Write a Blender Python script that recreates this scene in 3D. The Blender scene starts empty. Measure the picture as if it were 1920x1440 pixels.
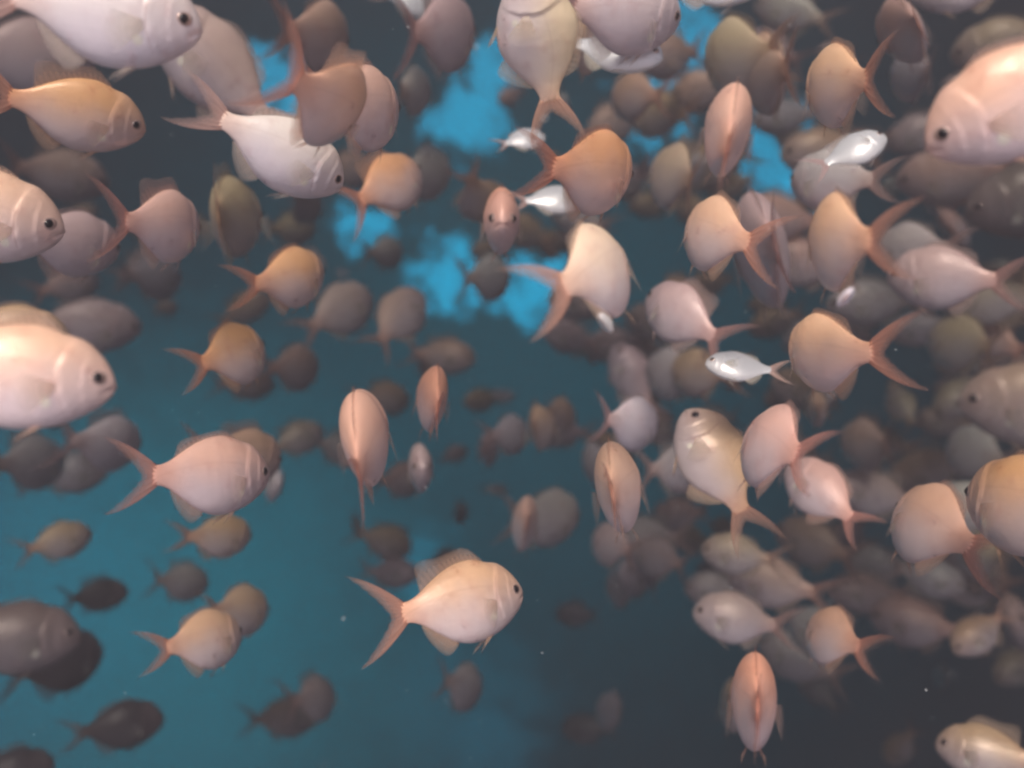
import bpy, math, random
from mathutils import Vector, Matrix, Quaternion

random.seed(11)
S = bpy.context.scene
C = S.collection
R = math.radians

# ------------------------------------------------------------------ camera
FPX = 1653.0                                  # focal length in pixels of a 1920 wide frame
cam_d = bpy.data.cameras.new('camera')
cam = bpy.data.objects.new('camera', cam_d); C.objects.link(cam); S.camera = cam
cam.location = (0, 0, 0); cam.rotation_euler = (R(90), 0, 0)
cam_d.sensor_width = 36; cam_d.lens = FPX / 1920 * 36
cam_d.clip_start = 0.05; cam_d.clip_end = 200
cam_d.dof.use_dof = True; cam_d.dof.focus_distance = 0.76; cam_d.dof.aperture_fstop = 2.8

# ------------------------------------------------------------------ world, sun, exposure
SUN_EL, SUN_AZ = 40, 192                      # the sun stands above and behind the camera
W = bpy.data.worlds.new('World'); S.world = W; W.use_nodes = True
nt = W.node_tree
bg = nt.nodes['Background']; bg.inputs['Strength'].default_value = 0.12
sk = nt.nodes.new('ShaderNodeTexSky'); sk.sky_type = 'NISHITA'; sk.sun_disc = False
sk.sun_elevation = R(SUN_EL); sk.sun_rotation = R(SUN_AZ)
nt.links.new(sk.outputs[0], bg.inputs['Color'])
sun_d = bpy.data.lights.new('sun', 'SUN'); sun_d.energy = 5.0; sun_d.angle = R(24)
sun_d.color = (1.0, 0.87, 0.74)
sun = bpy.data.objects.new('sun', sun_d); C.objects.link(sun)
az = R(SUN_AZ)
sdir = Vector((math.sin(az) * math.cos(R(SUN_EL)), math.cos(az) * math.cos(R(SUN_EL)), math.sin(R(SUN_EL))))
sun.rotation_euler = (-sdir).to_track_quat('-Z', 'Y').to_euler()
S.view_settings.view_transform = 'Standard'; S.view_settings.look = 'None'
S.view_settings.exposure = 0.84; S.view_settings.gamma = 1.0
S.cycles.volume_bounces = 0
S.cycles.max_bounces = 8
S.cycles.filter_width = 2.5


def ray(px, py):
    return Vector(((px - 960) / FPX, 1.0, -(py - 720) / FPX))


# ------------------------------------------------------------------ node helpers
def new_mat(name):
    m = bpy.data.materials.new(name); m.use_nodes = True
    m.node_tree.nodes.clear()
    return m, m.node_tree.nodes, m.node_tree.links


def math_n(N, L, op, a, b=None, clamp=False):
    n = N.new('ShaderNodeMath'); n.operation = op; n.use_clamp = clamp
    for i, v in enumerate((a, b)):
        if v is None: continue
        if isinstance(v, (int, float)): n.inputs[i].default_value = v
        else: L.new(v, n.inputs[i])
    return n.outputs[0]


def mixc(N, L, f, a, b, mode='MIX'):
    n = N.new('ShaderNodeMix'); n.data_type = 'RGBA'; n.blend_type = mode
    for k, v in ((0, f), (6, a), (7, b)):
        if isinstance(v, (int, float)): n.inputs[k].default_value = v
        elif isinstance(v, tuple): n.inputs[k].default_value = (*v, 1) if len(v) == 3 else v
        else: L.new(v, n.inputs[k])
    return n.outputs[2]


def ramp(N, L, f, stops):
    n = N.new('ShaderNodeMapRange'); n.interpolation_type = 'SMOOTHSTEP'
    n.inputs[1].default_value, n.inputs[2].default_value = stops[0], stops[1]
    L.new(f, n.inputs[0])
    return n.outputs[0]


# ------------------------------------------------------------------ open water far all round (glows with scattered daylight, with added fill behind)
def water_mat():
    m, N, L = new_mat('open_water')
    tc = N.new('ShaderNodeTexCoord')
    nrm = N.new('ShaderNodeVectorMath'); nrm.operation = 'NORMALIZE'
    L.new(tc.outputs['Object'], nrm.inputs[0])
    noi = N.new('ShaderNodeTexNoise'); noi.inputs['Scale'].default_value = 38.0; noi.inputs['Detail'].default_value = 3
    L.new(nrm.outputs[0], noi.inputs['Vector'])
    jit = N.new('ShaderNodeVectorMath'); jit.operation = 'MULTIPLY_ADD'
    L.new(noi.outputs['Color'], jit.inputs[0]); jit.inputs[1].default_value = (.11, .11, .11)
    L.new(nrm.outputs[0], jit.inputs[2])
    sub = N.new('ShaderNodeVectorMath'); sub.operation = 'SUBTRACT'
    L.new(jit.outputs[0], sub.inputs[0]); sub.inputs[1].default_value = (.055, .055, .055)
    total = None
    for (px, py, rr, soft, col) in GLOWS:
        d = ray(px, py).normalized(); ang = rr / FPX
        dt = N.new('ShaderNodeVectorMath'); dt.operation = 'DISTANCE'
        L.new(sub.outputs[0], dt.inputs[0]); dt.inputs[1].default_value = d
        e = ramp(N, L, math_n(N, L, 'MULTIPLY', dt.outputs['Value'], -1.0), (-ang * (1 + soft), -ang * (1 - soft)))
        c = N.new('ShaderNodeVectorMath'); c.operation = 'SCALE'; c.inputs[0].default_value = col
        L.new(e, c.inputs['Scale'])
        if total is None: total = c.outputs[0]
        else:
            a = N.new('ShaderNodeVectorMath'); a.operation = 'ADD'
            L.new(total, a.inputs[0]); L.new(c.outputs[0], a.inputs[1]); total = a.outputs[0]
    # added fill glow behind the camera, brightens the fish from the front
    sep = N.new('ShaderNodeSeparateXYZ'); L.new(nrm.outputs[0], sep.inputs[0])
    back = ramp(N, L, math_n(N, L, 'MULTIPLY', sep.outputs[1], -1.0), (-0.25, 0.8))
    c = N.new('ShaderNodeVectorMath'); c.operation = 'SCALE'; c.inputs[0].default_value = BACK_FILL
    L.new(back, c.inputs['Scale'])
    a = N.new('ShaderNodeVectorMath'); a.operation = 'ADD'
    L.new(total, a.inputs[0]); L.new(c.outputs[0], a.inputs[1])
    a2 = N.new('ShaderNodeVectorMath'); a2.operation = 'ADD'
    L.new(a.outputs[0], a2.inputs[0]); a2.inputs[1].default_value = DEEP
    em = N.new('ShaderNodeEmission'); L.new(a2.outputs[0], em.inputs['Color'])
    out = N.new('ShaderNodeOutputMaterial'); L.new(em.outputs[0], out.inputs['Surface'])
    return m


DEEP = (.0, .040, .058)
BACK_FILL = (.66, .54, .59)
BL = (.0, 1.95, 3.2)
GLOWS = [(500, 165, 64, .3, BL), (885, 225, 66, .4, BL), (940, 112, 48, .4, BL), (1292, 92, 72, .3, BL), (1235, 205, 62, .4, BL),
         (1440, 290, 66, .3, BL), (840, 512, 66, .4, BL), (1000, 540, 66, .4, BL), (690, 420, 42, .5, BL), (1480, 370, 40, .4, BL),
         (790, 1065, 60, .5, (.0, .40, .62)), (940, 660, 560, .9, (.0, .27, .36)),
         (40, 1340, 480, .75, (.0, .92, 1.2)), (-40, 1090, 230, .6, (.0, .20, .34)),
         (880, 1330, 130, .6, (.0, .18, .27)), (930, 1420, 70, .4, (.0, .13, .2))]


def make_water():
    vs, fs = [], []
    nu, rings = 64, []
    els = [-90 + i * 6 for i in range(0, 22)]            # up to 36 degrees; above that the surface lets the daylight in
    rad = 28.0
    vs.append((0, 0, -rad))
    for el in els[1:]:
        rings.append(len(vs))
        for j in range(nu):
            a = 2 * math.pi * j / nu
            vs.append((rad * math.cos(R(el)) * math.cos(a), rad * math.cos(R(el)) * math.sin(a), rad * math.sin(R(el))))
    for j in range(nu): fs.append((0, rings[0] + (j + 1) % nu, rings[0] + j))
    for r0, r1 in zip(rings, rings[1:]):
        for j in range(nu): fs.append((r0 + j, r0 + (j + 1) % nu, r1 + (j + 1) % nu, r1 + j))
    me = bpy.data.meshes.new('water'); me.from_pydata(vs, [], fs)
    for p in me.polygons: p.use_smooth = True
    me.materials.append(water_mat())
    o = bpy.data.objects.new('water', me); C.objects.link(o); o['kind'] = 'structure'
    return o


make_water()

# ------------------------------------------------------------------ haze: the cloudy water itself
def make_haze():
    x0, x1, y0, y1, z0, z1 = -5.2, 5.2, -0.4, 6.6, -4.2, 2.9
    vs = [(x, y, z) for z in (z0, z1) for y in (y0, y1) for x in (x0, x1)]
    fs = [(0, 2, 3, 1), (4, 5, 7, 6), (0, 1, 5, 4), (2, 6, 7, 3), (0, 4, 6, 2), (1, 3, 7, 5)]
    me = bpy.data.meshes.new('haze'); me.from_pydata(vs, [], fs)
    m, N, L = new_mat('cloudy_water')
    pv = N.new('ShaderNodeVolumePrincipled')
    pv.inputs['Color'].default_value = (.132, .120, .130, 1)
    pv.inputs['Absorption Color'].default_value = (0, .001, .003, 1)
    pv.inputs['Density'].default_value = 0.41
    pv.inputs['Anisotropy'].default_value = 0.0
    out = N.new('ShaderNodeOutputMaterial'); L.new(pv.outputs[0], out.inputs['Volume'])
    me.materials.append(m)
    o = bpy.data.objects.new('haze', me); C.objects.link(o); o['kind'] = 'stuff'
    o['label'] = 'dim bluish haze of cloudy water that the far fish fade into'


make_haze()


# ------------------------------------------------------------------ fish materials (colour of each fish comes from its object colour)
def body_mat():
    m, N, L = new_mat('fish_skin')
    oi = N.new('ShaderNodeObjectInfo'); tc = N.new('ShaderNodeTexCoord')
    sep = N.new('ShaderNodeSeparateXYZ'); L.new(tc.outputs['Object'], sep.inputs[0])
    off = N.new('ShaderNodeVectorMath'); off.operation = 'ADD'
    rnd = N.new('ShaderNodeCombineXYZ'); L.new(math_n(N, L, 'MULTIPLY', oi.outputs['Random'], 37.0), rnd.inputs[0])
    L.new(tc.outputs['Object'], off.inputs[0]); L.new(rnd.outputs[0], off.inputs[1])
    n1 = N.new('ShaderNodeTexNoise'); n1.inputs['Scale'].default_value = 3.2; n1.inputs['Detail'].default_value = 3
    L.new(off.outputs[0], n1.inputs['Vector'])
    # back colour to pale lilac belly
    z = math_n(N, L, 'ADD', sep.outputs[2], math_n(N, L, 'MULTIPLY', math_n(N, L, 'SUBTRACT', n1.outputs[0], .5), .22))
    f = ramp(N, L, z, (-.20, .20))
    hsv = N.new('ShaderNodeHueSaturation'); hsv.inputs['Saturation'].default_value = .30; hsv.inputs['Value'].default_value = .98
    L.new(oi.outputs['Color'], hsv.inputs['Color'])
    belly = mixc(N, L, .8, hsv.outputs[0], (.92, .84, .92), 'MULTIPLY')
    col = mixc(N, L, f, belly, oi.outputs['Color'])
    # warmer back and tail root, silvery gill plate
    tailw = ramp(N, L, math_n(N, L, 'MULTIPLY', sep.outputs[0], -1.0), (.22, .52))
    col = mixc(N, L, math_n(N, L, 'MULTIPLY', tailw, .55), col, mixc(N, L, 1.0, oi.outputs['Color'], (1.0, .70, .55), 'MULTIPLY'))
    head = ramp(N, L, sep.outputs[0], (.16, .34))
    col = mixc(N, L, math_n(N, L, 'MULTIPLY', head, .28), col, (.55, .40, .40))
    # scales: rows of small arcs
    cmb = N.new('ShaderNodeCombineXYZ')
    L.new(math_n(N, L, 'MULTIPLY', sep.outputs[0], 26.0), cmb.inputs[0])
    L.new(math_n(N, L, 'MULTIPLY', sep.outputs[2], 32.0), cmb.inputs[1])
    vor = N.new('ShaderNodeTexVoronoi'); vor.voronoi_dimensions = '2D'; vor.inputs['Scale'].default_value = 1.0
    vor.inputs['Randomness'].default_value = .35
    L.new(cmb.outputs[0], vor.inputs['Vector'])
    sc = math_n(N, L, 'MULTIPLY', vor.outputs['Distance'], math_n(N, L, 'SUBTRACT', 1.0, head))
    col = mixc(N, L, math_n(N, L, 'MULTIPLY', sc, .02), col, mixc(N, L, 1.0, col, (.62, .50, .48), 'MULTIPLY'))
    # gill opening and mouth: thin reddish lines, crease shading painted into the skin
    zz = math_n(N, L, 'MULTIPLY', sep.outputs[2], sep.outputs[2])
    gl = math_n(N, L, 'SUBTRACT', math_n(N, L, 'SUBTRACT', sep.outputs[0], .203), math_n(N, L, 'MULTIPLY', zz, 1.75))
    gl = ramp(N, L, math_n(N, L, 'MULTIPLY', math_n(N, L, 'ABSOLUTE', gl), -1.0), (-.011, -.002))
    gl = math_n(N, L, 'MULTIPLY', gl, ramp(N, L, math_n(N, L, 'MULTIPLY', math_n(N, L, 'ABSOLUTE', sep.outputs[2]), -1.0), (-.19, -.12)))
    ml = math_n(N, L, 'SUBTRACT', sep.outputs[2], math_n(N, L, 'SUBTRACT', math_n(N, L, 'MULTIPLY', sep.outputs[0], .55), .287))
    ml = math_n(N, L, 'MULTIPLY', ramp(N, L, math_n(N, L, 'MULTIPLY', math_n(N, L, 'ABSOLUTE', ml), -1.0), (-.008, -.002)), ramp(N, L, sep.outputs[0], (.425, .45)))
    col = mixc(N, L, math_n(N, L, 'MULTIPLY', math_n(N, L, 'MAXIMUM', gl, ml), .28), col, (.30, .13, .11))
    # lateral line: a thin row of dull pores following the back
    zl = math_n(N, L, 'ADD', math_n(N, L, 'SUBTRACT', sep.outputs[2], .085), math_n(N, L, 'MULTIPLY', math_n(N, L, 'MULTIPLY', sep.outputs[0], sep.outputs[0]), .42))
    ll = ramp(N, L, math_n(N, L, 'MULTIPLY', math_n(N, L, 'ABSOLUTE', zl), -1.0), (-.010, -.003))
    ll = math_n(N, L, 'MULTIPLY', ll, math_n(N, L, 'SUBTRACT', 1.0, head))
    col = mixc(N, L, math_n(N, L, 'MULTIPLY', ll, .14), col, mixc(N, L, 1.0, col, (.55, .42, .40), 'MULTIPLY'))
    # blotches
    n2 = N.new('ShaderNodeTexNoise'); n2.inputs['Scale'].default_value = 9.0; n2.inputs['Detail'].default_value = 4
    L.new(off.outputs[0], n2.inputs['Vector'])
    col = mixc(N, L, ramp(N, L, n2.outputs[0], (.50, .78)), col, mixc(N, L, 1.0, col, (.90, .82, .82), 'MULTIPLY'))
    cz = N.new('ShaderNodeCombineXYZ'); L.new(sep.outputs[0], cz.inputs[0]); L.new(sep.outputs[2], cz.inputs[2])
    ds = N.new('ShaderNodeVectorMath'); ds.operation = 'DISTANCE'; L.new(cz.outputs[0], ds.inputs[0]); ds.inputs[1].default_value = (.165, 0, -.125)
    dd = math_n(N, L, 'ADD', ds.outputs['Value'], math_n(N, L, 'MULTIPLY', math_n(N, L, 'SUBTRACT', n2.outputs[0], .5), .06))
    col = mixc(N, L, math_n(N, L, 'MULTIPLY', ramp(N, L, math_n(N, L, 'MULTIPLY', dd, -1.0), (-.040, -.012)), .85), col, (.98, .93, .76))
    bump = N.new('ShaderNodeBump'); bump.inputs['Strength'].default_value = .07; bump.inputs['Distance'].default_value = .01
    L.new(math_n(N, L, 'ADD', math_n(N, L, 'MULTIPLY', sc, .12), n2.outputs[0]), bump.inputs['Height'])
    p = N.new('ShaderNodeBsdfPrincipled')
    L.new(col, p.inputs['Base Color']); L.new(bump.outputs[0], p.inputs['Normal'])
    p.inputs['Roughness'].default_value = .36; p.inputs['Specular IOR Level'].default_value = .45
    L.new(math_n(N, L, 'SUBTRACT', .30, math_n(N, L, 'MULTIPLY', f, .26)), p.inputs['Metallic'])
    L.new(math_n(N, L, 'SUBTRACT', .62, math_n(N, L, 'MULTIPLY', n2.outputs[0], .5)), p.inputs['Roughness'])
    p.inputs['Subsurface Weight'].default_value = .0
    out = N.new('ShaderNodeOutputMaterial'); L.new(p.outputs[0], out.inputs['Surface'])
    return m


def fin_mat(name, tint, alpha, base=1.0, trans=.45, pale=0.0):
    m, N, L = new_mat(name)
    oi = N.new('ShaderNodeObjectInfo'); uv = N.new('ShaderNodeUVMap')
    sep = N.new('ShaderNodeSeparateXYZ'); L.new(uv.outputs[0], sep.inputs[0])
    col = mixc(N, L, pale, mixc(N, L, 1.0, oi.outputs['Color'], tint, 'MULTIPLY'), (.86, .78, .74))
    rays = math_n(N, L, 'SINE', math_n(N, L, 'MULTIPLY', sep.outputs[0], 95.0))
    rr = math_n(N, L, 'MULTIPLY_ADD', rays, .12)
    rr = math_n(N, L, 'ADD', math_n(N, L, 'MULTIPLY', rays, .11), .89, True)
    cc = N.new('ShaderNodeCombineColor')
    for i in range(3): L.new(rr, cc.inputs[i])
    col = mixc(N, L, 1.0, col, cc.outputs[0], 'MULTIPLY')
    d = N.new('ShaderNodeBsdfPrincipled'); L.new(col, d.inputs['Base Color']); d.inputs['Roughness'].default_value = .45
    t = N.new('ShaderNodeBsdfTranslucent'); L.new(col, t.inputs['Color'])
    mx = N.new('ShaderNodeMixShader'); mx.inputs[0].default_value = trans
    L.new(d.outputs[0], mx.inputs[1]); L.new(t.outputs[0], mx.inputs[2])
    tr = N.new('ShaderNodeBsdfTransparent')
    m2 = N.new('ShaderNodeMixShader')
    # the membrane thins towards its free edge
    a = math_n(N, L, 'SUBTRACT', 1.0, math_n(N, L, 'MULTIPLY', math_n(N, L, 'POWER', sep.outputs[1], 1.6), 1 - alpha))
    a = math_n(N, L, 'MULTIPLY', a, base)
    L.new(a, m2.inputs[0]); L.new(tr.outputs[0], m2.inputs[1]); L.new(mx.outputs[0], m2.inputs[2])
    out = N.new('ShaderNodeOutputMaterial'); L.new(m2.outputs[0], out.inputs['Surface'])
    return m


def plain(name, col, rough, spec=.5, metal=0):
    m, N, L = new_mat(name)
    p = N.new('ShaderNodeBsdfPrincipled')
    nz = N.new('ShaderNodeTexNoise'); nz.inputs['Scale'].default_value = 40
    c = mixc(N, L, nz.outputs[0], tuple(v * .8 for v in col), tuple(min(1, v * 1.15) for v in col))
    L.new(c, p.inputs['Base Color']); p.inputs['Roughness'].default_value = rough
    p.inputs['Specular IOR Level'].default_value = spec; p.inputs['Metallic'].default_value = metal
    out = N.new('ShaderNodeOutputMaterial'); L.new(p.outputs[0], out.inputs['Surface'])
    return m


M_BODY = body_mat()
M_TAIL = fin_mat('tail_membrane', (1.0, .66, .60), .10, .70, pale=.28)
M_FIN = fin_mat('fin_membrane', (1.0, .92, .84), .20, .50, pale=.35)
M_PEC = fin_mat('pale_fin_membrane', (1.2, 1.25, 1.1), .04, .42, pale=.7)
M_IRIS = plain('fish_iris', (.56, .40, .35), .25, .6, .3)
M_PUPIL = plain('fish_pupil', (.010, .007, .009), .12, .6)
M_FLASH = plain('flash_white_flank', (.97, .96, .97), .36, .6, .30)  # near-white base colour stands in for the flash of a lit flank
M_SPECK = plain('speck', (.75, .78, .80), .6)


# ------------------------------------------------------------------ fish geometry (unit: standard length = 1, nose towards +X, up +Z)
def interp(tab, x):
    for (a, va), (b, vb) in zip(tab, tab[1:]):
        if x <= b:
            t = (x - a) / (b - a)
            return va + (vb - va) * t
    return tab[-1][1]


def smooth(tab):
    """Catmull-Rom lookup through the table"""
    xs = [t[0] for t in tab]; ys = [t[1] for t in tab]
    def f(x):
        x = min(max(x, xs[0]), xs[-1])
        i = 0
        while i < len(xs) - 2 and x > xs[i + 1]: i += 1
        h = xs[i + 1] - xs[i]; t = (x - xs[i]) / h
        def m(j):
            if j == 0: return (ys[1] - ys[0]) / (xs[1] - xs[0])
            if j == len(xs) - 1: return (ys[-1] - ys[-2]) / (xs[-1] - xs[-2])
            return (ys[j + 1] - ys[j - 1]) / (xs[j + 1] - xs[j - 1])
        return ((2 * t ** 3 - 3 * t * t + 1) * ys[i] + (t ** 3 - 2 * t * t + t) * h * m(i)
                + (-2 * t ** 3 + 3 * t * t) * ys[i + 1] + (t ** 3 - t * t) * h * m(i + 1))
    return f


TOP = smooth([(0, .006), (.015, .052), (.05, .112), (.10, .168), (.18, .228), (.28, .252), (.40, .282), (.52, .274), (.64, .236), (.76, .172), (.86, .108), (.94, .075), (1.0, .074)])
BOT = smooth([(0, -.014), (.015, -.052), (.05, -.100), (.10, -.142), (.18, -.196), (.28, -.240), (.40, -.268), (.52, -.272), (.64, -.236), (.76, -.164), (.86, -.098), (.94, -.068), (1.0, -.066)])
WID = smooth([(0, .010), (.015, .034), (.05, .058), (.10, .082), (.18, .108), (.28, .126), (.40, .130), (.52, .119), (.64, .094), (.76, .062), (.86, .036), (.94, .021), (1.0, .008)])


def bender(b):
    """carry a point of the straight fish onto a fish whose tail swings by b radians"""
    n = 160; step = 1.7 / n
    cx, cy, th = [0.0], [0.0], [0.0]
    for i in range(1, n + 1):
        x = i * step
        t = b * max(0, x - .22) ** 1.15 - b * .10
        th.append(t); cx.append(cx[-1] + math.cos(t) * step); cy.append(cy[-1] + math.sin(t) * step)
    def f(x, y, z):
        xx = max(0.0, min(x, 1.69)); i = int(xx / step); fr = xx / step - i
        px = cx[i] + (cx[i + 1] - cx[i]) * fr; py = cy[i] + (cy[i + 1] - cy[i]) * fr
        t = th[i] + (th[i + 1] - th[i]) * fr
        if x < 0: px += x
        # nose +X: mirror the spine direction
        X = px - math.sin(t) * y; Y = py + math.cos(t) * y
        return (.5 - X, Y, z)
    return f


def surf(x, ang):
    """skin point; ang 0 = right flank (+Y), 90 = back"""
    zt, zb, w = TOP(x), BOT(x), max(WID(x), .004)
    zc = (zt + zb) / 2 + .02 * math.sin(math.pi * min(1, x * 1.2)); ca, sa = math.cos(ang), math.sin(ang)
    z = zc + (zt - zc) * sa if sa > 0 else zc + (zc - zb) * sa
    y = w * math.copysign(abs(ca) ** 1.08, ca)
    # gill plate edge: a step in the flank behind the cheek
    zr = (z - zc) / .2
    xg = .295 - .07 * zr * zr
    d = x - xg
    if d < 0: y *= 1 + .080 * math.exp(d / .05)
    else: y *= 1 - .050 * math.exp(-d / .03)
    # cheek plate
    d2 = x - (.175 - .04 * zr * zr)
    y *= 1 + (.045 * math.exp(d2 / .03) if d2 < 0 else -.025 * math.exp(-d2 / .02))
    # mouth cleft running back and down from the snout
    if x < .085:
        zm = -.012 - x * .55
        y *= 1 - .55 * math.exp(-((z - zm) / .013) ** 2) * (1 - x / .085)
    return x, y, z


class MB:
    def __init__(s): s.v, s.f, s.uv, s.mi = [], [], [], []
    def add(s, vs, fs, uvs, mi=0):
        o = len(s.v); s.v += vs; s.uv += uvs
        for f in fs: s.f.append(tuple(i + o for i in f)); s.mi.append(mi)
    def mesh(s, name, mats):
        me = bpy.data.meshes.new(name); me.from_pydata(s.v, [], s.f)
        for m in mats: me.materials.append(m)
        ul = me.uv_layers.new(name='UVMap')
        for lp in me.loops: ul.data[lp.index].uv = s.uv[lp.vertex_index]
        for p, k in zip(me.polygons, s.mi): p.use_smooth = True; p.material_index = k
        me.update()
        return me


def body_geo(B, nr=62, ns=60):
    vs, fs, uv = [], [], []
    xs = []
    for i in range(nr):
        t = i / (nr - 1); xs.append(t ** 1.45 if t < .999 else 1.0)
    for i, x in enumerate(xs):
        for j in range(ns):
            vs.append(B(*surf(x, 2 * math.pi * j / ns))); uv.append((x, j / ns))
    for i in range(nr - 1):
        for j in range(ns):
            a, b = i * ns + j, i * ns + (j + 1) % ns
            fs.append((a, a + ns, b + ns, b))
    n = len(vs)
    vs.append(B(-.006, 0, -.006)); uv.append((0, 0))
    for j in range(ns): fs.append((n, j, (j + 1) % ns))
    vs.append(B(1.006, 0, .004)); uv.append((1, 0))
    for j in range(ns): fs.append((n + 1, (nr - 1) * ns + (j + 1) % ns, (nr - 1) * ns + j))
    return vs, fs, uv


def sheet_geo(B, pt, nu, nv, th0, th1, side=lambda u, v: (0, 1, 0)):
    """a fin: a closed, thin lens of two skins following pt(u, v)"""
    vs, fs, uv = [], [], []
    for s in (1, -1):
        for i in range(nu + 1):
            for j in range(nv + 1):
                u, v = i / nu, j / nv
                x, y, z = pt(u, v); nx, ny, nz = side(u, v)
                edge = min(1.0, 6 * u, 6 * (1 - u)) ; edge = .25 + .75 * max(0, edge)
                t = s * (th0 + (th1 - th0) * v) * edge * (1 + .35 * math.sin(u * nu * 1.57))
                vs.append(B(x + nx * t, y + ny * t, z + nz * t)); uv.append((u, v))
    k = (nu + 1) * (nv + 1); w = nv + 1
    for i in range(nu):
        for j in range(nv):
            a = i * w + j
            fs.append((a, a + 1, a + w + 1, a + w)); fs.append((k + a, k + a + w, k + a + w + 1, k + a + 1))
    for i in range(nu):
        a = i * w; fs.append((a, a + w, k + a + w, k + a))
        a = i * w + nv; fs.append((a + w, a, k + a, k + a + w))
    for j in range(nv):
        a = j; fs.append((a + 1, a, k + a, k + a + 1))
        a = nu * w + j; fs.append((a, a + 1, k + a + 1, k + a))
    return vs, fs, uv


def tail_geo(B, spread=1.0):
    def pt(u, v):
        s = 2 * u - 1; a = abs(s); sg = 1 if s >= 0 else -1
        bx, bz = .965 + .02 * (1 - a), .068 * s
        ox = 1.075 + .28 * a ** 1.5 + (.02 if s > 0 else 0); ox += .010 * math.sin(a * 37 + sg); oz = sg * (.27 * spread * a ** 1.15) + .004
        w = v
        curve = sg * .030 * math.sin(math.pi * v) * a
        return bx + (ox - bx) * w, 0, bz + (oz - bz) * w + curve
    return sheet_geo(B, pt, 26, 8, .0085, .0022)


DH = smooth([(0, .012), (.08, .055), (.2, .085), (.4, .078), (.6, .082), (.74, .118), (.86, .112), (.96, .035), (1, .008)])
def dorsal_geo(B, up=1.0):
    def pt(u, v):
        x = .30 + .54 * u; h = DH(u) * up
        sp = 1 + .10 * math.sin(u * 60) * max(0, .62 - u)
        zb = TOP(x) - .014
        lean = .35 + .75 * u
        return x + h * v * lean * .8, 0, zb + (h * sp + .014) * v
    return sheet_geo(B, pt, 34, 5, .006, .0016)


AH = smooth([(0, .02), (.15, .085), (.35, .092), (.7, .060), (1, .012)])
def anal_geo(B):
    def pt(u, v):
        x = .60 + .26 * u; h = AH(u)
        return x + h * v * (.45 + .4 * u), 0, BOT(x) + .014 - (h + .014) * v
    return sheet_geo(B, pt, 18, 5, .006, .0016)


def pelvic_geo(B, s):
    def pt(u, v):
        x0 = .335 + .05 * u; z0 = BOT(x0) + .02; y0 = s * .030
        L_ = .19 * (1 - .55 * u)
        return x0 + L_ * v * .78, y0 + s * .040 * v, z0 - .012 - L_ * v * .55
    return sheet_geo(B, pt, 8, 5, .0045, .0014)


def pectoral_geo(B, s, flare):
    def pt(u, v):
        a = (u - .5) * .95 - .35
        L_ = .235 * (1 - .35 * abs(u - .45) ** 1.2)
        x0 = .300; z0 = -.045 + .045 * (u - .5)
        _, yb, _ = surf(.30, .0)
        y = s * (abs(yb) * .97 + math.sin(flare) * L_ * v)
        return x0 + math.cos(a) * math.cos(flare) * L_ * v, y, z0 + math.sin(a) * L_ * v
    return sheet_geo(B, pt, 12, 5, .0045, .0014, lambda u, v: (-.3 * s, s * .9, 0))


EX, EZ = .098, .030
def eye_geo(B, s, rad, depth, push):
    """low dome sitting on the cheek"""
    vs, fs, uv = [], [], []
    zc = EZ
    # flank half-width at the eye
    best = min((abs(surf(EX, a / 50 * 1.5)[2] - EZ), surf(EX, a / 50 * 1.5)[1]) for a in range(50))
    y0 = best[1]
    slope = (WID(EX + .03) - WID(EX - .03)) / .06
    n, r = 18, 6
    for i in range(r + 1):
        t = i / r * math.pi / 2
        for j in range(n):
            a = 2 * math.pi * j / n
            dx, dz = rad * math.cos(t) * math.cos(a), rad * math.cos(t) * math.sin(a)
            y = y0 + push + depth * math.sin(t) + slope * dx * .8 - abs(dz) * .25 * (1 if dz > 0 else .4) - .010 * (1 - math.sin(t))
            vs.append(B(EX + dx, s * y, zc + dz)); uv.append((j / n, t))
    for i in range(r):
        for j in range(n):
            a, b = i * n + j, i * n + (j + 1) % n
            fs.append((a, b, b + n, a + n) if s > 0 else (a, a + n, b + n, b))
    # close the base
    vs.append(B(EX, s * (y0 - .02), zc)); uv.append((0, 0)); k = len(vs) - 1
    for j in range(n): fs.append((k, (j + 1) % n, j) if s > 0 else (k, j, (j + 1) % n))
    return vs, fs, uv


def one(name, geo, mat):
    b = MB(); b.add(*geo); return b.mesh(name, [mat])


_cache = {}
def parts_for(bend, flare):
    key = (round(bend, 1), round(flare, 1))
    if key in _cache: return _cache[key]
    B = bender(key[0])
    P = [('body', one('body', body_geo(B), M_BODY), None),
         ('tail_fin', one('tail_fin', tail_geo(B, {.2: .74, .4: .95, .6: 1.14}.get(key[1], 1)), M_TAIL), None),
         ('dorsal_fin', one('dorsal_fin', dorsal_geo(B, 1.05 if key[1] > .5 else .45), M_FIN), None),
         ('anal_fin', one('anal_fin', anal_geo(B), M_FIN), None)]
    for s in (1, -1):
        P.append(('pelvic_fin', one('pelvic_fin', pelvic_geo(B, s), M_FIN), None))
        P.append(('pectoral_fin', one('pectoral_fin', pectoral_geo(B, s, key[1]), M_PEC), None))
        P.append(('eye', one('eye', eye_geo(B, s, .047, .012, 0), M_IRIS),
                  ('pupil', one('pupil', eye_geo(B, s, .031, .013, .006), M_PUPIL))))
    _cache[key] = P
    return P


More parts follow.
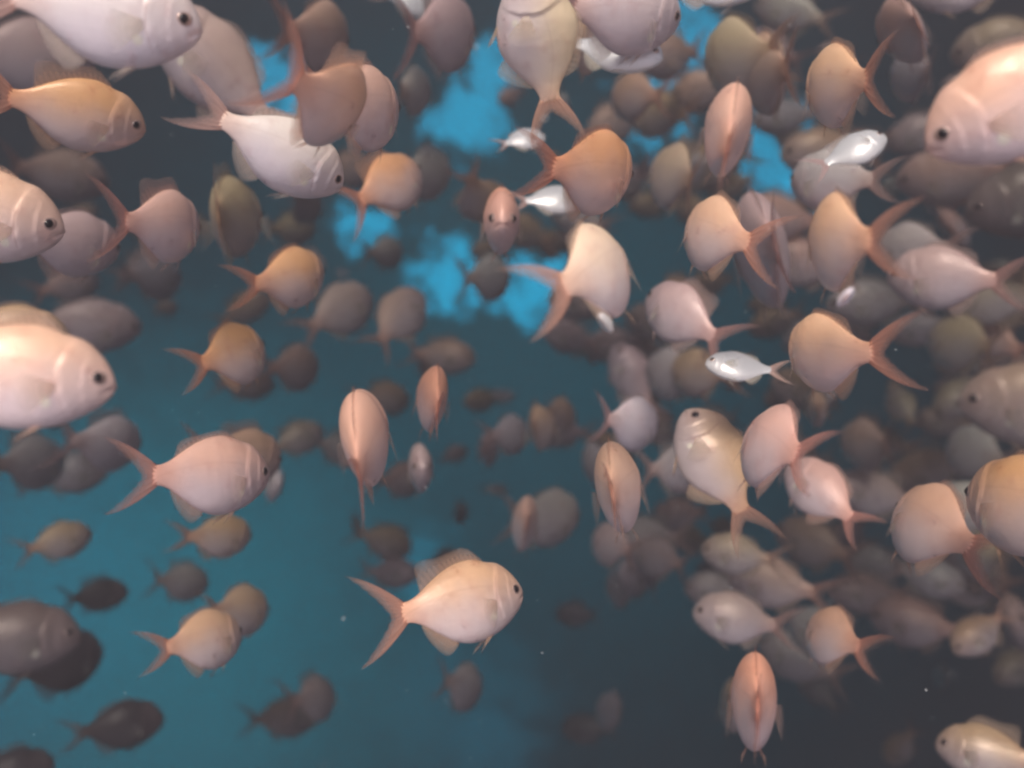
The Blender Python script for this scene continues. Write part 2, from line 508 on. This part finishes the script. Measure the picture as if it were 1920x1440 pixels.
_far = {}
def far_mesh(bend):
    key = round(bend, 1)
    if key in _far: return _far[key]
    B = bender(key); b = MB()
    b.add(*body_geo(B, 26, 18), 0); b.add(*tail_geo(B), 1); b.add(*dorsal_geo(B), 2); b.add(*anal_geo(B), 2)
    for s in (1, -1):
        b.add(*pelvic_geo(B, s), 2); b.add(*pectoral_geo(B, s, .3), 3); b.add(*eye_geo(B, s, .040, .014, 0), 4)
    _far[key] = b.mesh('fish', [M_BODY, M_TAIL, M_FIN, M_PEC, M_PUPIL])
    return _far[key]


TINT = dict(peach=(.90, .55, .37), orange=(.86, .46, .22), pink=(.90, .57, .44), silver=(.96, .84, .80), tan=(.70, .47, .29),
            olive=(.64, .50, .32), mauve=(.72, .53, .48), grey=(.68, .61, .57), dark=(.10, .08, .08), coral=(.90, .44, .31),
            dusk=(.30, .22, .19), white=(.98, .96, .96), cream=(.98, .78, .55), brown=(.68, .46, .35))  # white carries a painted flash, dusk a dimness put into the tint
SL = 0.13; BH = .554


_proto = {}
def copy_fish(bend, flare):
    """one fish of each pose is built with its parts; every further one is a copy of the thing, its parts and their sub-parts"""
    key = (round(bend, 1), round(flare, 1))
    if key not in _proto:
        root = bpy.data.objects.new('fish', None); root.empty_display_size = .3
        tree = []
        for nm, me, sub in parts_for(*key):
            o = bpy.data.objects.new(nm, me); o.parent = root
            c = None
            if sub: c = bpy.data.objects.new(sub[0], sub[1]); c.parent = o
            tree.append((o, c))
        _proto[key] = (root, tree)
        for x in [root] + [p for t in tree for p in t if p]: C.objects.link(x)
        return root, [p for t in tree for p in t if p]
    root0, tree = _proto[key]
    root = root0.copy(); C.objects.link(root); out = []
    for o, c in tree:
        o2 = o.copy(); C.objects.link(o2); o2.parent = root; out.append(o2)
        if c: c2 = c.copy(); C.objects.link(c2); c2.parent = o2; out.append(c2)
    return root, out


def place(x, y, h, yaw, pitch, rot, bend, tint, k, label, group, far=False, flare=.3):
    d = FPX * BH * SL / h * k; sc = SL * k
    if d > 5.4: sc *= 5.4 / d; d = 5.4            # the far crowd ends inside the cloudy water
    v = ray(x, y)
    q = v.to_track_quat('Y', 'Z').to_matrix()
    rm = q @ Matrix.Rotation(-R(rot), 3, 'Y') @ Matrix.Rotation(R(yaw), 3, 'Z') @ Matrix.Rotation(-R(pitch), 3, 'Y')
    rl = 44 if tint == 'white' else random.gauss(3, 5)
    rm = rm @ Matrix.Rotation(-R(rl) * (1 if math.cos(R(yaw)) > 0 else -1), 3, 'X')
    mw = Matrix.LocRotScale(v.normalized() * d, rm.to_quaternion(), Vector((sc * random.uniform(.86, .94), sc * random.uniform(.9, 1.12), sc * random.uniform(.92, 1.02))))
    col = TINT[tint]; j = random.uniform(.92, 1.08)
    col = (min(1, col[0] * j), min(1, col[1] * j * random.uniform(.95, 1.05)), min(1, col[2] * j * random.uniform(.92, 1.08)), 1)
    if far:
        root = bpy.data.objects.new('fish', far_mesh(bend)); C.objects.link(root); root.color = col
    else:
        root, ps = copy_fish(bend, flare)
        for p in ps: p.color = col
        if tint == 'white':                       # a turned flank, its bright flash painted as near-white colour
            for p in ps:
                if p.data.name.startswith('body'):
                    p.material_slots[0].link = 'OBJECT'; p.material_slots[0].material = M_FLASH
    root.matrix_world = mw
    root['label'] = label; root['category'] = 'fish'; root['group'] = group
    return root


G1 = 'fish of the school swimming close by'
G2 = 'faded fish of the school farther back'
# x y h yaw pitch rot bend tint depth | label          (yaw 0 faces right, 90 away, 180 left, -90 towards us)
FISH = '''
205 24 168 -8 0 -2 0 silver .95 | big silvery fish cut by the top edge in the upper left corner, belly lit
150 215 122 8 0 -7 .2 orange 1 | yellow orange fish with spread tail touching the left edge, below the big silvery corner fish
-38 405 150 -5 0 -6 0 pink 1 | pink fish cut by the left edge, only its head and striped cheek in view
138 458 118 40 0 -5 0 mauve 1.15 | dusky pinkish fish just behind the head of the pink fish at the left edge
312 425 128 60 0 -4 0.4 pink 1.05 | pale pink fish with raised thin tail, right of the dusky fish near the left edge
435 408 148 70 0 0 0 olive 1.6 | faded olive brown fish behind the pale pink fish with raised thin tail
535 290 142 20 0 -27 0.3 silver .92 | silvery pink fish nosing down right with one long red tail lobe
618 195 165 74 0 -30 0.6 peach .92 | salmon fish turned away with a long red tail lobe raised up to the left
686 205 150 66 0 -4 0.2 pink 1.0 | plump pink fish with its eye at the rim, overlapped by the salmon fish
735 345 112 52 0 28 0.2 orange 1.15 | orange tan fish swimming up to the right with its tail trailing down to the left
800 325 100 60 0 0 0 grey 1.7 | grey faded fish directly behind the orange tan fish that swims up to the right
836 62 132 66 0 0 0 mauve 1.5 | brownish grey fish near the top edge, left of the big cream fish
775 172 92 74 0 0 0 grey 1.5 | grey fish with glinting cheek right behind the plump pink fish
600 72 130 70 0 -10 0 brown 1.6 | dim brown fish behind the raised tail of the salmon fish
398 125 140 178 0 -42 0 mauve 1.5 | grey mauve fish standing nose up, below and right of the silvery corner fish
1008 72 140 190 0 -78 .2 cream .88 | big cream fish diving out of the top edge with its red tail pointing down
1092 85 105 80 0 0 .2 tan 1.15 | tan fish seen from behind, close against the right side of the big cream fish
1178 28 135 35 0 -8 0 silver 1.1 | grey silver fish with white lit belly at the top edge
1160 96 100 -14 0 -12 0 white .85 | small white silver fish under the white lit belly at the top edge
1188 182 92 118 0 0 0 tan 1.35 | tan pink fish hanging below the small white silver fish
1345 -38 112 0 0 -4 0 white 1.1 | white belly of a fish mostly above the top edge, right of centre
1382 112 140 114 0 6 0 olive 1.6 | olive brown blurred fish above the narrow pale pink fish
1440 140 135 106 0 10 0 brown 1.5 | reddish brown blurred fish with its tail down, right of the olive blurred one
1364 248 172 91 10 -6 0 pink .95 | narrow pale pink fish seen end on, belly pinched to a point, against blue water
1570 162 140 108 0 8 -0.2 peach 1 | peach fish facing left with orange tail, upper right
1697 58 122 110 0 20 0 brown 1.4 | brown dusky fish at the top edge above the peach fish's tail
1712 140 92 112 0 0 0 grey 1.7 | pale grey faded fish just right of the peach fish's orange tail
1916 188 176 188 0 22 0 peach .9 | large sharp peach fish cut by the right edge, facing left with dark eye
1556 338 112 136 0 -4 0 grey 1.15 | grey fish facing left below the peach fish of the upper right
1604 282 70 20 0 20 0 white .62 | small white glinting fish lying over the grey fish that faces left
1338 440 138 110 0 -16 -0.6 peach 1 | pinkish orange fish with its tail curling right, in front of a large mauve one
1432 470 215 96 0 16 0 mauve 2.1 | large mauve grey fish hanging steeply behind the pinkish orange fish with the curled tail
1572 455 178 96 0 2 -0.7 peach .96 | orange and pink fish seen from behind with wide orange red tail lobes to the right
1705 470 96 135 0 0 0 grey 1.4 | pale faded fish behind the wide orange red tail lobes
1762 522 108 165 0 -6 0 mauve 1.25 | lilac pink fish facing left, right of the orange red tail lobes
1548 662 150 112 0 -4 -0.6 peach .98 | round peach fish with a long forked tail sweeping right, beside the white glinting one
1532 768 68 92 0 0 0 tan 1.1 | small tan fish seen end on directly below the round peach fish
1447 838 160 102 0 -14 -0.3 pink .98 | pinkish white plump fish with lilac belly, below the round peach fish
1535 920 98 150 0 -42 0.2 pink .98 | pink fish nose up left with a thread thin tail lobe pointing down right
1338 862 128 168 0 -62 0 tan 1.05 | long olive orange fish standing nose up, left of the pinkish white plump fish
1186 795 108 60 0 -10 0 silver 1.15 | silver fish with bright curved belly rim, above the narrow orange pink one
1157 915 168 86 4 8 0 peach 1 | narrow orange pink fish seen end on, leaning, beside a yellow glint
1268 880 92 64 0 0 0 grey 1.4 | blurred lilac grey fish between the leaning end on fish and the long olive orange one
1272 590 112 138 0 -34 -0.3 mauve 1.05 | greyish lilac fish with orange back and red tail, nose up left, right of centre
1118 512 188 84 0 22 0.7 cream .94 | cream backed fish seen from behind with long red tail lobes spread to the left, centre
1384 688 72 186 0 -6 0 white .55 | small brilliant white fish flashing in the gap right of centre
1114 325 160 64 0 -8 0.3 orange 1.1 | orange brown fish with forked tail to the left, under the big cream fish
1042 376 70 20 0 0 0 white .66 | white glinting fish belly under the tail of the orange brown fish
1262 332 122 112 0 -14 0 olive 1.45 | olive tan blurred fish facing left, right of the orange brown fish
985 262 54 30 0 10 0 white .55 | small white fish at the tail tip of the orange brown fish
902 375 92 60 0 -62 0 brown 1.4 | reddish brown fish slanting down left behind the tiny narrow pink one
939 416 124 -88 0 2 0 coral 1.05 | tiny narrow pink fish seen end on, upper middle, left of the cream backed one
548 522 116 56 0 12 0.3 orange 1.05 | orange fish with yellow glint on its belly, left of centre above the deep orange one
552 430 62 40 0 0 0 olive 1.9 | little olive faded fish just above the orange fish with yellow glint
442 665 112 58 0 16 0.3 orange 1.02 | deep orange yellow fish in dark water left of centre
28 706 184 -4 0 -6 0 peach .9 | large pink peach fish cut by the left edge at mid height, eye sharp
22 636 110 0 0 0 0 tan 1.2 | tan fish back rising just above the large pink peach fish
205 832 104 58 0 -6 0 grey 1.55 | pale greenish grey fish right below the large pink peach fish
62 868 92 54 0 0 0 grey 2.0 | bluish grey ghostly fish at the left edge under the large peach fish
402 892 142 32 0 -2 0.1 pink .98 | pink lilac fish with coral forked tail spread to the left, lower left
458 862 112 45 0 -4 0 tan 1.3 | tan fish half hidden behind the pink lilac fish with coral tail
562 822 60 18 0 22 0 olive 1.75 | faded olive fish right of the tan half hidden fish
512 908 62 -80 0 -6 0 silver 1.2 | tiny silver fish end on at the snout of the pink lilac fish
415 1006 82 40 0 -2 0.2 tan 1.08 | greyish tan fish with white glint, directly under the pink lilac fish
345 1092 68 42 0 -10 0 grey 1.6 | small grey mauve faded fish under the greyish tan fish with glint
452 1146 92 55 0 -4 0 tan 1.25 | tan fish behind the pink tan one with thin forked tail, lower left
388 1200 104 46 0 6 0.2 peach 1.0 | pink tan fish with thin reddish forked tail, lower left over blue water
116 1014 62 18 0 12 0 tan 1.25 | small tan fish above the blue water at lower left
188 1116 54 6 0 2 0 dark 1.5 | small dark silhouetted fish over blue water at lower left
28 1198 118 -4 0 -6 0 dusk 2.0 | big dim mauve fish cut by the left edge in the lower left
116 1240 100 40 0 8 0 dark 2.2 | dark grey fish behind the big dim mauve fish
232 1360 76 8 0 2 .2 dark 1.6 | dark fish with forked tail near the bottom left
28 1446 66 5 0 0 0 dark 1.6 | dark fish back at the very bottom left corner
872 1130 144 26 0 9 0.2 peach .95 | sharp peach fish with wide forked red tail, lower middle, facing right
870 1288 88 68 0 -20 0 grey 1.8 | brownish grey blurred fish under the sharp peach fish
592 1310 82 68 0 0 0 mauve 2.0 | mauve ghostly round fish at the lower left of centre
540 1345 70 20 0 0 0 brown 2.5 | very dim brown fish under the mauve ghostly round fish
682 828 176 86 22 1 0 peach 1.0 | narrow cream peach fish seen from behind with red tail hanging down, centre left
812 750 130 94 10 4 0 coral 1.05 | narrow coral fish seen end on, right of the narrow cream peach one
787 878 98 -86 0 2 0 mauve 1.15 | little mauve fish end on, under the narrow coral one
756 900 66 40 0 0 0 brown 1.8 | dim reddish fish behind the little mauve end on fish
957 815 80 66 0 0 0 grey 1.6 | greenish grey faded fish in the middle, left of two brown ones
915 842 70 92 0 0 0 mauve 1.55 | thin mauve fish end on at the left rim of the greenish grey faded fish
1012 802 88 70 0 0 0 tan 1.4 | tan rimmed fish turned away, middle of the school
1044 782 78 60 0 -20 0 brown 1.7 | dim brown fish behind the tan rimmed one in the middle
984 982 102 92 0 2 0 pink 1.3 | thin pink fish end on, below the two brown ones in the middle
1028 972 108 50 0 0 0 grey 2.0 | ghostly greenish fish behind the thin pink end on fish
1146 1020 88 118 0 -20 0 mauve 1.6 | dull pink fish below the leaning narrow orange pink fish
1166 1102 74 116 0 0 0 grey 1.9 | pale grey ghostly fish below the dull pink fish
1077 1152 46 160 0 0 0 grey 2.6 | tiny bluish ghost of a fish in dark water, right of the sharp peach fish
1146 1334 74 114 0 -8 0 grey 1.9 | pale round ghostly fish alone near the bottom middle
1096 1366 52 165 0 0 0 grey 2.5 | dim greenish fish touching the pale round ghostly fish
1378 1040 74 174 0 -6 0 olive 1.15 | olive yellow fish facing left, lower right of centre
1442 1092 92 168 0 -10 0 brown 1.55 | dark brown fish between the olive yellow and the lilac grey one
1336 1108 64 178 0 -4 0 grey 1.45 | grey fish with small eye facing left, above the lilac grey one
1376 1160 88 176 0 -6 0 mauve 1.12 | lilac grey fish facing left with thin tail, lower right of centre
1558 1194 104 114 0 -16 -0.4 peach 1.0 | pale peach fish with forked tail like a wishbone, lower right
1415 1316 170 92 4 -1 0 coral 1.0 | narrow reddish pink fish seen end on near the bottom, lower right
1376 1322 92 80 0 -10 0 tan 1.5 | dim tan fish behind the narrow reddish pink end on fish
1492 1232 84 160 0 -20 0 grey 2.0 | dim greenish fish below the pale peach wishbone tailed fish
1532 1292 50 150 0 -40 0 grey 2.0 | dim slanting fish right of the narrow reddish pink end on fish
1742 985 142 112 0 -26 -0.5 peach 1.15 | peach and grey fish nose up left, near the right edge above dark water
1806 955 92 130 0 -20 0 grey 1.5 | grey faded fish behind the peach and grey fish near the right edge
1842 1042 80 125 0 0 0 olive 1.4 | greenish tan blurred fish below the red tail near the right edge
1924 950 164 130 0 -8 0 orange 1.1 | orange backed fish cut by the right edge, below mid height
1748 1085 66 8 0 -14 0 grey 1.55 | dark grey fish with visible eye facing right, under the peach and grey fish
1832 1190 62 200 0 44 0 tan 1.15 | slim tan fish nosing down to the left near the right edge
1908 1250 52 200 0 42 0 olive 1.7 | dim slim olive fish at the right edge below the slim tan one
1686 1404 44 150 0 55 0 tan 1.45 | thin dim fish standing on its nose at the bottom right
1846 1412 88 178 0 0 .2 tan 1.08 | tan fish with dark eye at the bottom right corner
1766 1270 44 100 0 0 0 grey 1.9 | ghostly fish seen end on in dark water left of the slim tan one
1945 762 140 184 0 -4 0 brown 2.3 | mauve fish with dark eye cut by the right edge at mid height
1945 372 130 188 0 8 0 dusk 2.6 | blurred mauve fish under the large sharp peach fish at the right edge
1800 745 62 195 0 44 0 olive 1.65 | greenish grey slanting fish between round peach fish and the right edge
1690 762 50 150 0 -60 0 olive 1.6 | thin olive fish hanging under the tail of the round peach fish
1722 618 62 178 0 10 0 grey 1.65 | dim bluish fish behind the tail of the round peach fish
1800 645 96 130 0 -10 0 olive 1.9 | big dim olive fish right of the round peach fish's tail
1625 835 92 125 0 0 0 brown 1.9 | dim brown fish right of the pinkish white plump fish
1632 925 84 178 0 -10 0 mauve 1.8 | dim mauve fish right of the thread thin tail lobe
1826 848 90 125 0 -20 0 grey 1.8 | dim grey fish left of the orange backed fish at the right edge
1184 705 78 170 0 -62 0 mauve 1.5 | mauve slanting fish above the silver fish with bright belly rim
1256 702 100 120 0 0 0 grey 1.7 | grey blurred fish left of the small brilliant white fish
1306 700 92 125 0 0 0 tan 1.5 | tan blurred fish touching the small brilliant white fish
724 474 66 60 0 0 0 grey 2.0 | bluish grey faded fish in the upper middle below the orange tan fish
644 580 96 40 0 30 0 mauve 2.0 | dim mauve fish right of the orange fish with yellow glint
752 592 92 40 0 52 0 brown 1.8 | dim brown fish slanting up right in the dark middle
795 680 62 90 0 0 0 mauve 2.0 | dim mauve fish above the narrow coral one
741 752 60 92 0 0 0 grey 2.2 | tiny thin dim fish between the narrow cream peach and the narrow coral one
556 690 88 60 0 0 0 brown 2.1 | dim brown fish right of the deep orange yellow fish
168 612 98 5 0 0 0 mauve 2.2 | very dim mauve fish above the eye of the large peach fish at the left edge
290 520 82 50 0 0 0 grey 2.2 | very dim grey fish under the pale pink fish with raised thin tail
918 522 90 60 0 0 0 grey 2.0 | dim grey fish right below the tiny narrow pink fish
1058 598 60 70 0 0 0 brown 2.1 | dim reddish fish left of the cream backed fish's lower tail lobe
1106 655 62 80 0 0 0 grey 2.1 | dim fish under the cream backed fish's lower tail lobe
1478 22 74 160 0 -20 0 grey 1.8 | dim grey fish at the top edge left of the peach fish of the upper right
1800 -28 88 178 0 0 0 cream 1.2 | pale fish belly just entering at the top edge near the right
742 996 30 10 0 0 0 white 1.6 | tiny bright whitish green fish glinting in the lower middle
640 512 22 -60 0 -30 0 white 1.1 | tiny white glinting snout at the nose of the orange fish with yellow glint
836 1052 46 40 0 0 0 brown 2.2 | tiny dim reddish fish above the back of the sharp peach fish
862 962 44 70 0 0 0 grey 2.5 | tiny dim greenish fish in the lower middle
940 742 34 20 0 0 0 white 2.2 | tiny pale glint of a fish in the dark centre
930 918 30 20 0 0 0 white 2.3 | tiny pale glint of a fish under the greenish grey faded fish
668 985 40 85 0 0 0 grey 2.4 | tiny dim fish below the red tail of the narrow cream peach fish
60 110 120 10 0 8 0 mauve 2.1 | very dim large fish in the gloom left under the silvery corner fish
120 330 86 12 0 -6 0 brown 2.2 | very dim brown fish under the yellow orange fish
1850 560 96 170 0 0 0 olive 2.0 | very dim olive fish near the right edge at mid height
1780 330 100 178 0 0 0 brown 2.1 | very dim brownish fish left of the blurred mauve fish at the right edge
1640 1060 70 170 0 0 0 grey 2.2 | very dim fish in dark water left of the peach and grey fish
1880 90 90 178 0 0 0 olive 2.0 | very dim olive fish above the large sharp peach fish
1052 195 40 60 0 -60 0 white 1.0 | white sliver of a belly beside the red tail of the big cream fish
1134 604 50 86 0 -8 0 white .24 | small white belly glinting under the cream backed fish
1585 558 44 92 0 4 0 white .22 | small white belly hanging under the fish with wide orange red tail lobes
780 4 70 20 0 -12 0 white 1.1 | white belly just entering at the top edge, left of the big cream fish
'''
HERO = []
for ln in FISH.strip().splitlines():
    nums, label = ln.split(' | ')
    a = nums.split()
    HERO.append((float(a[0]), float(a[1]), label.strip()))
    x, y, h, yaw, pitch, rot, bend = map(float, a[:7]); k = float(a[8])
    if k > 1.25: bend += random.choice((-.4, -.2, 0, .2, .4))
    tiny = h < 48
    place(x, y, h, yaw, pitch, rot, bend, a[7], k, label.strip(), G1 if k < 1.4 else G2, far=tiny,
          flare=.2 if abs(math.cos(R(yaw))) < .25 else random.choice((.2, .4, .6)))

# ------------------------------------------------------------------ the crowd behind: small dim fish between the others
GAPS = [(470, 165, 95), (890, 225, 85), (935, 115, 60), (1290, 90, 70), (1250, 190, 60), (1440, 290, 75), (840, 515, 80), (1005, 540, 80),
        (690, 415, 40), (1480, 370, 40), (150, 1150, 230), (330, 1300, 230), (60, 1350, 200), (790, 1080, 60), (930, 1390, 80), (560, 1050, 120), (700, 1260, 120)]
USED = {}
def crowd_label(x, y, size, colour):
    for hx, hy, hl in sorted(HERO, key=lambda t: (t[0] - x) ** 2 + (t[1] - y) ** 2)[:12]:
        words = hl.split(',')[0].split()[:9]
        while words[-1] in ('the', 'of', 'a', 'an', 'and', 'with', 'its', 'by', 'to', 'at', 'in', 'on', 'from', 'under', 'below', 'behind', 'left', 'right', 'seen', 'end', 'whose', 'over', 'near', 'between', 'thin', 'very', 'that', 'just', 'small', 'red', 'long', 'pale', 'above'): words.pop()
        side = ('left' if x < hx else 'right') if abs(x - hx) > abs(y - hy) else ('above' if y < hy else 'below')
        side = {'left': 'left of', 'right': 'right of'}.get(side, side)
        t = ' '.join(['%s dim %s fish %s the' % (size, colour, side)] + words)
        t = ' '.join(t.split()[:16])
        if t not in USED and t.split()[-1] not in ('the', 'of', 'a', 'with', 'its'):
            USED[t] = 1; return t
    return '%s dim %s fish in the crowd' % (size, colour)


n = 0; tries = 0
while n < 145 and tries < 6000:
    tries += 1
    x, y = (random.uniform(8, 1912) if random.random() < .5 else random.uniform(980, 1912)), random.triangular(8, 1432, 420)
    if any((x - gx) ** 2 + (y - gy) ** 2 < (gr * .5) ** 2 for gx, gy, gr in GAPS): continue
    if y > 1080 and x < 1350 and random.random() < .75: continue
    if y > 1200 and random.random() < .5: continue
    h = random.uniform(24, 72) if x < 1050 else random.uniform(40, 92)
    face = 0 if x < 900 else 180
    tint = random.choice(('mauve', 'grey', 'brown', 'tan', 'tan', 'pink'))
    col_word = tint
    size = 'tiny' if h < 36 else 'small' if h < 50 else 'middling'
    place(x, y, h, face + random.gauss(0, 42), random.gauss(0, 8), random.gauss(0, 18), random.choice((-.4, -.2, 0, .2, .4)),
          tint, random.uniform(1.8, 2.3), crowd_label(x, y, size, col_word),
          'dim fish in the far crowd', far=True)
    n += 1

# ------------------------------------------------------------------ specks drifting in the water
def specks():
    b = MB()
    for i in range(420):
        d = random.uniform(.35, 3.2) ** 1.0
        c = ray(random.uniform(-80, 2000), random.uniform(-80, 1520)) * d
        r = random.uniform(.0004, .0015) * (.5 + d * .4)
        ax = [Vector((random.gauss(0, 1), random.gauss(0, 1), random.gauss(0, 1))).normalized() * r * random.uniform(.5, 1.3) for _ in range(3)]
        vs = [tuple(c + s * a) for a in ax for s in (1, -1)]
        fs = [(0, 2, 4), (2, 1, 4), (1, 3, 4), (3, 0, 4), (2, 0, 5), (1, 2, 5), (3, 1, 5), (0, 3, 5)]
        b.add(vs, fs, [(0, 0)] * 6)
    me = b.mesh('drifting_specks', [M_SPECK])
    o = bpy.data.objects.new('drifting_specks', me); C.objects.link(o)
    o['kind'] = 'stuff'; o['label'] = 'tiny pale specks drifting in the water'; o['category'] = 'specks'


specks()
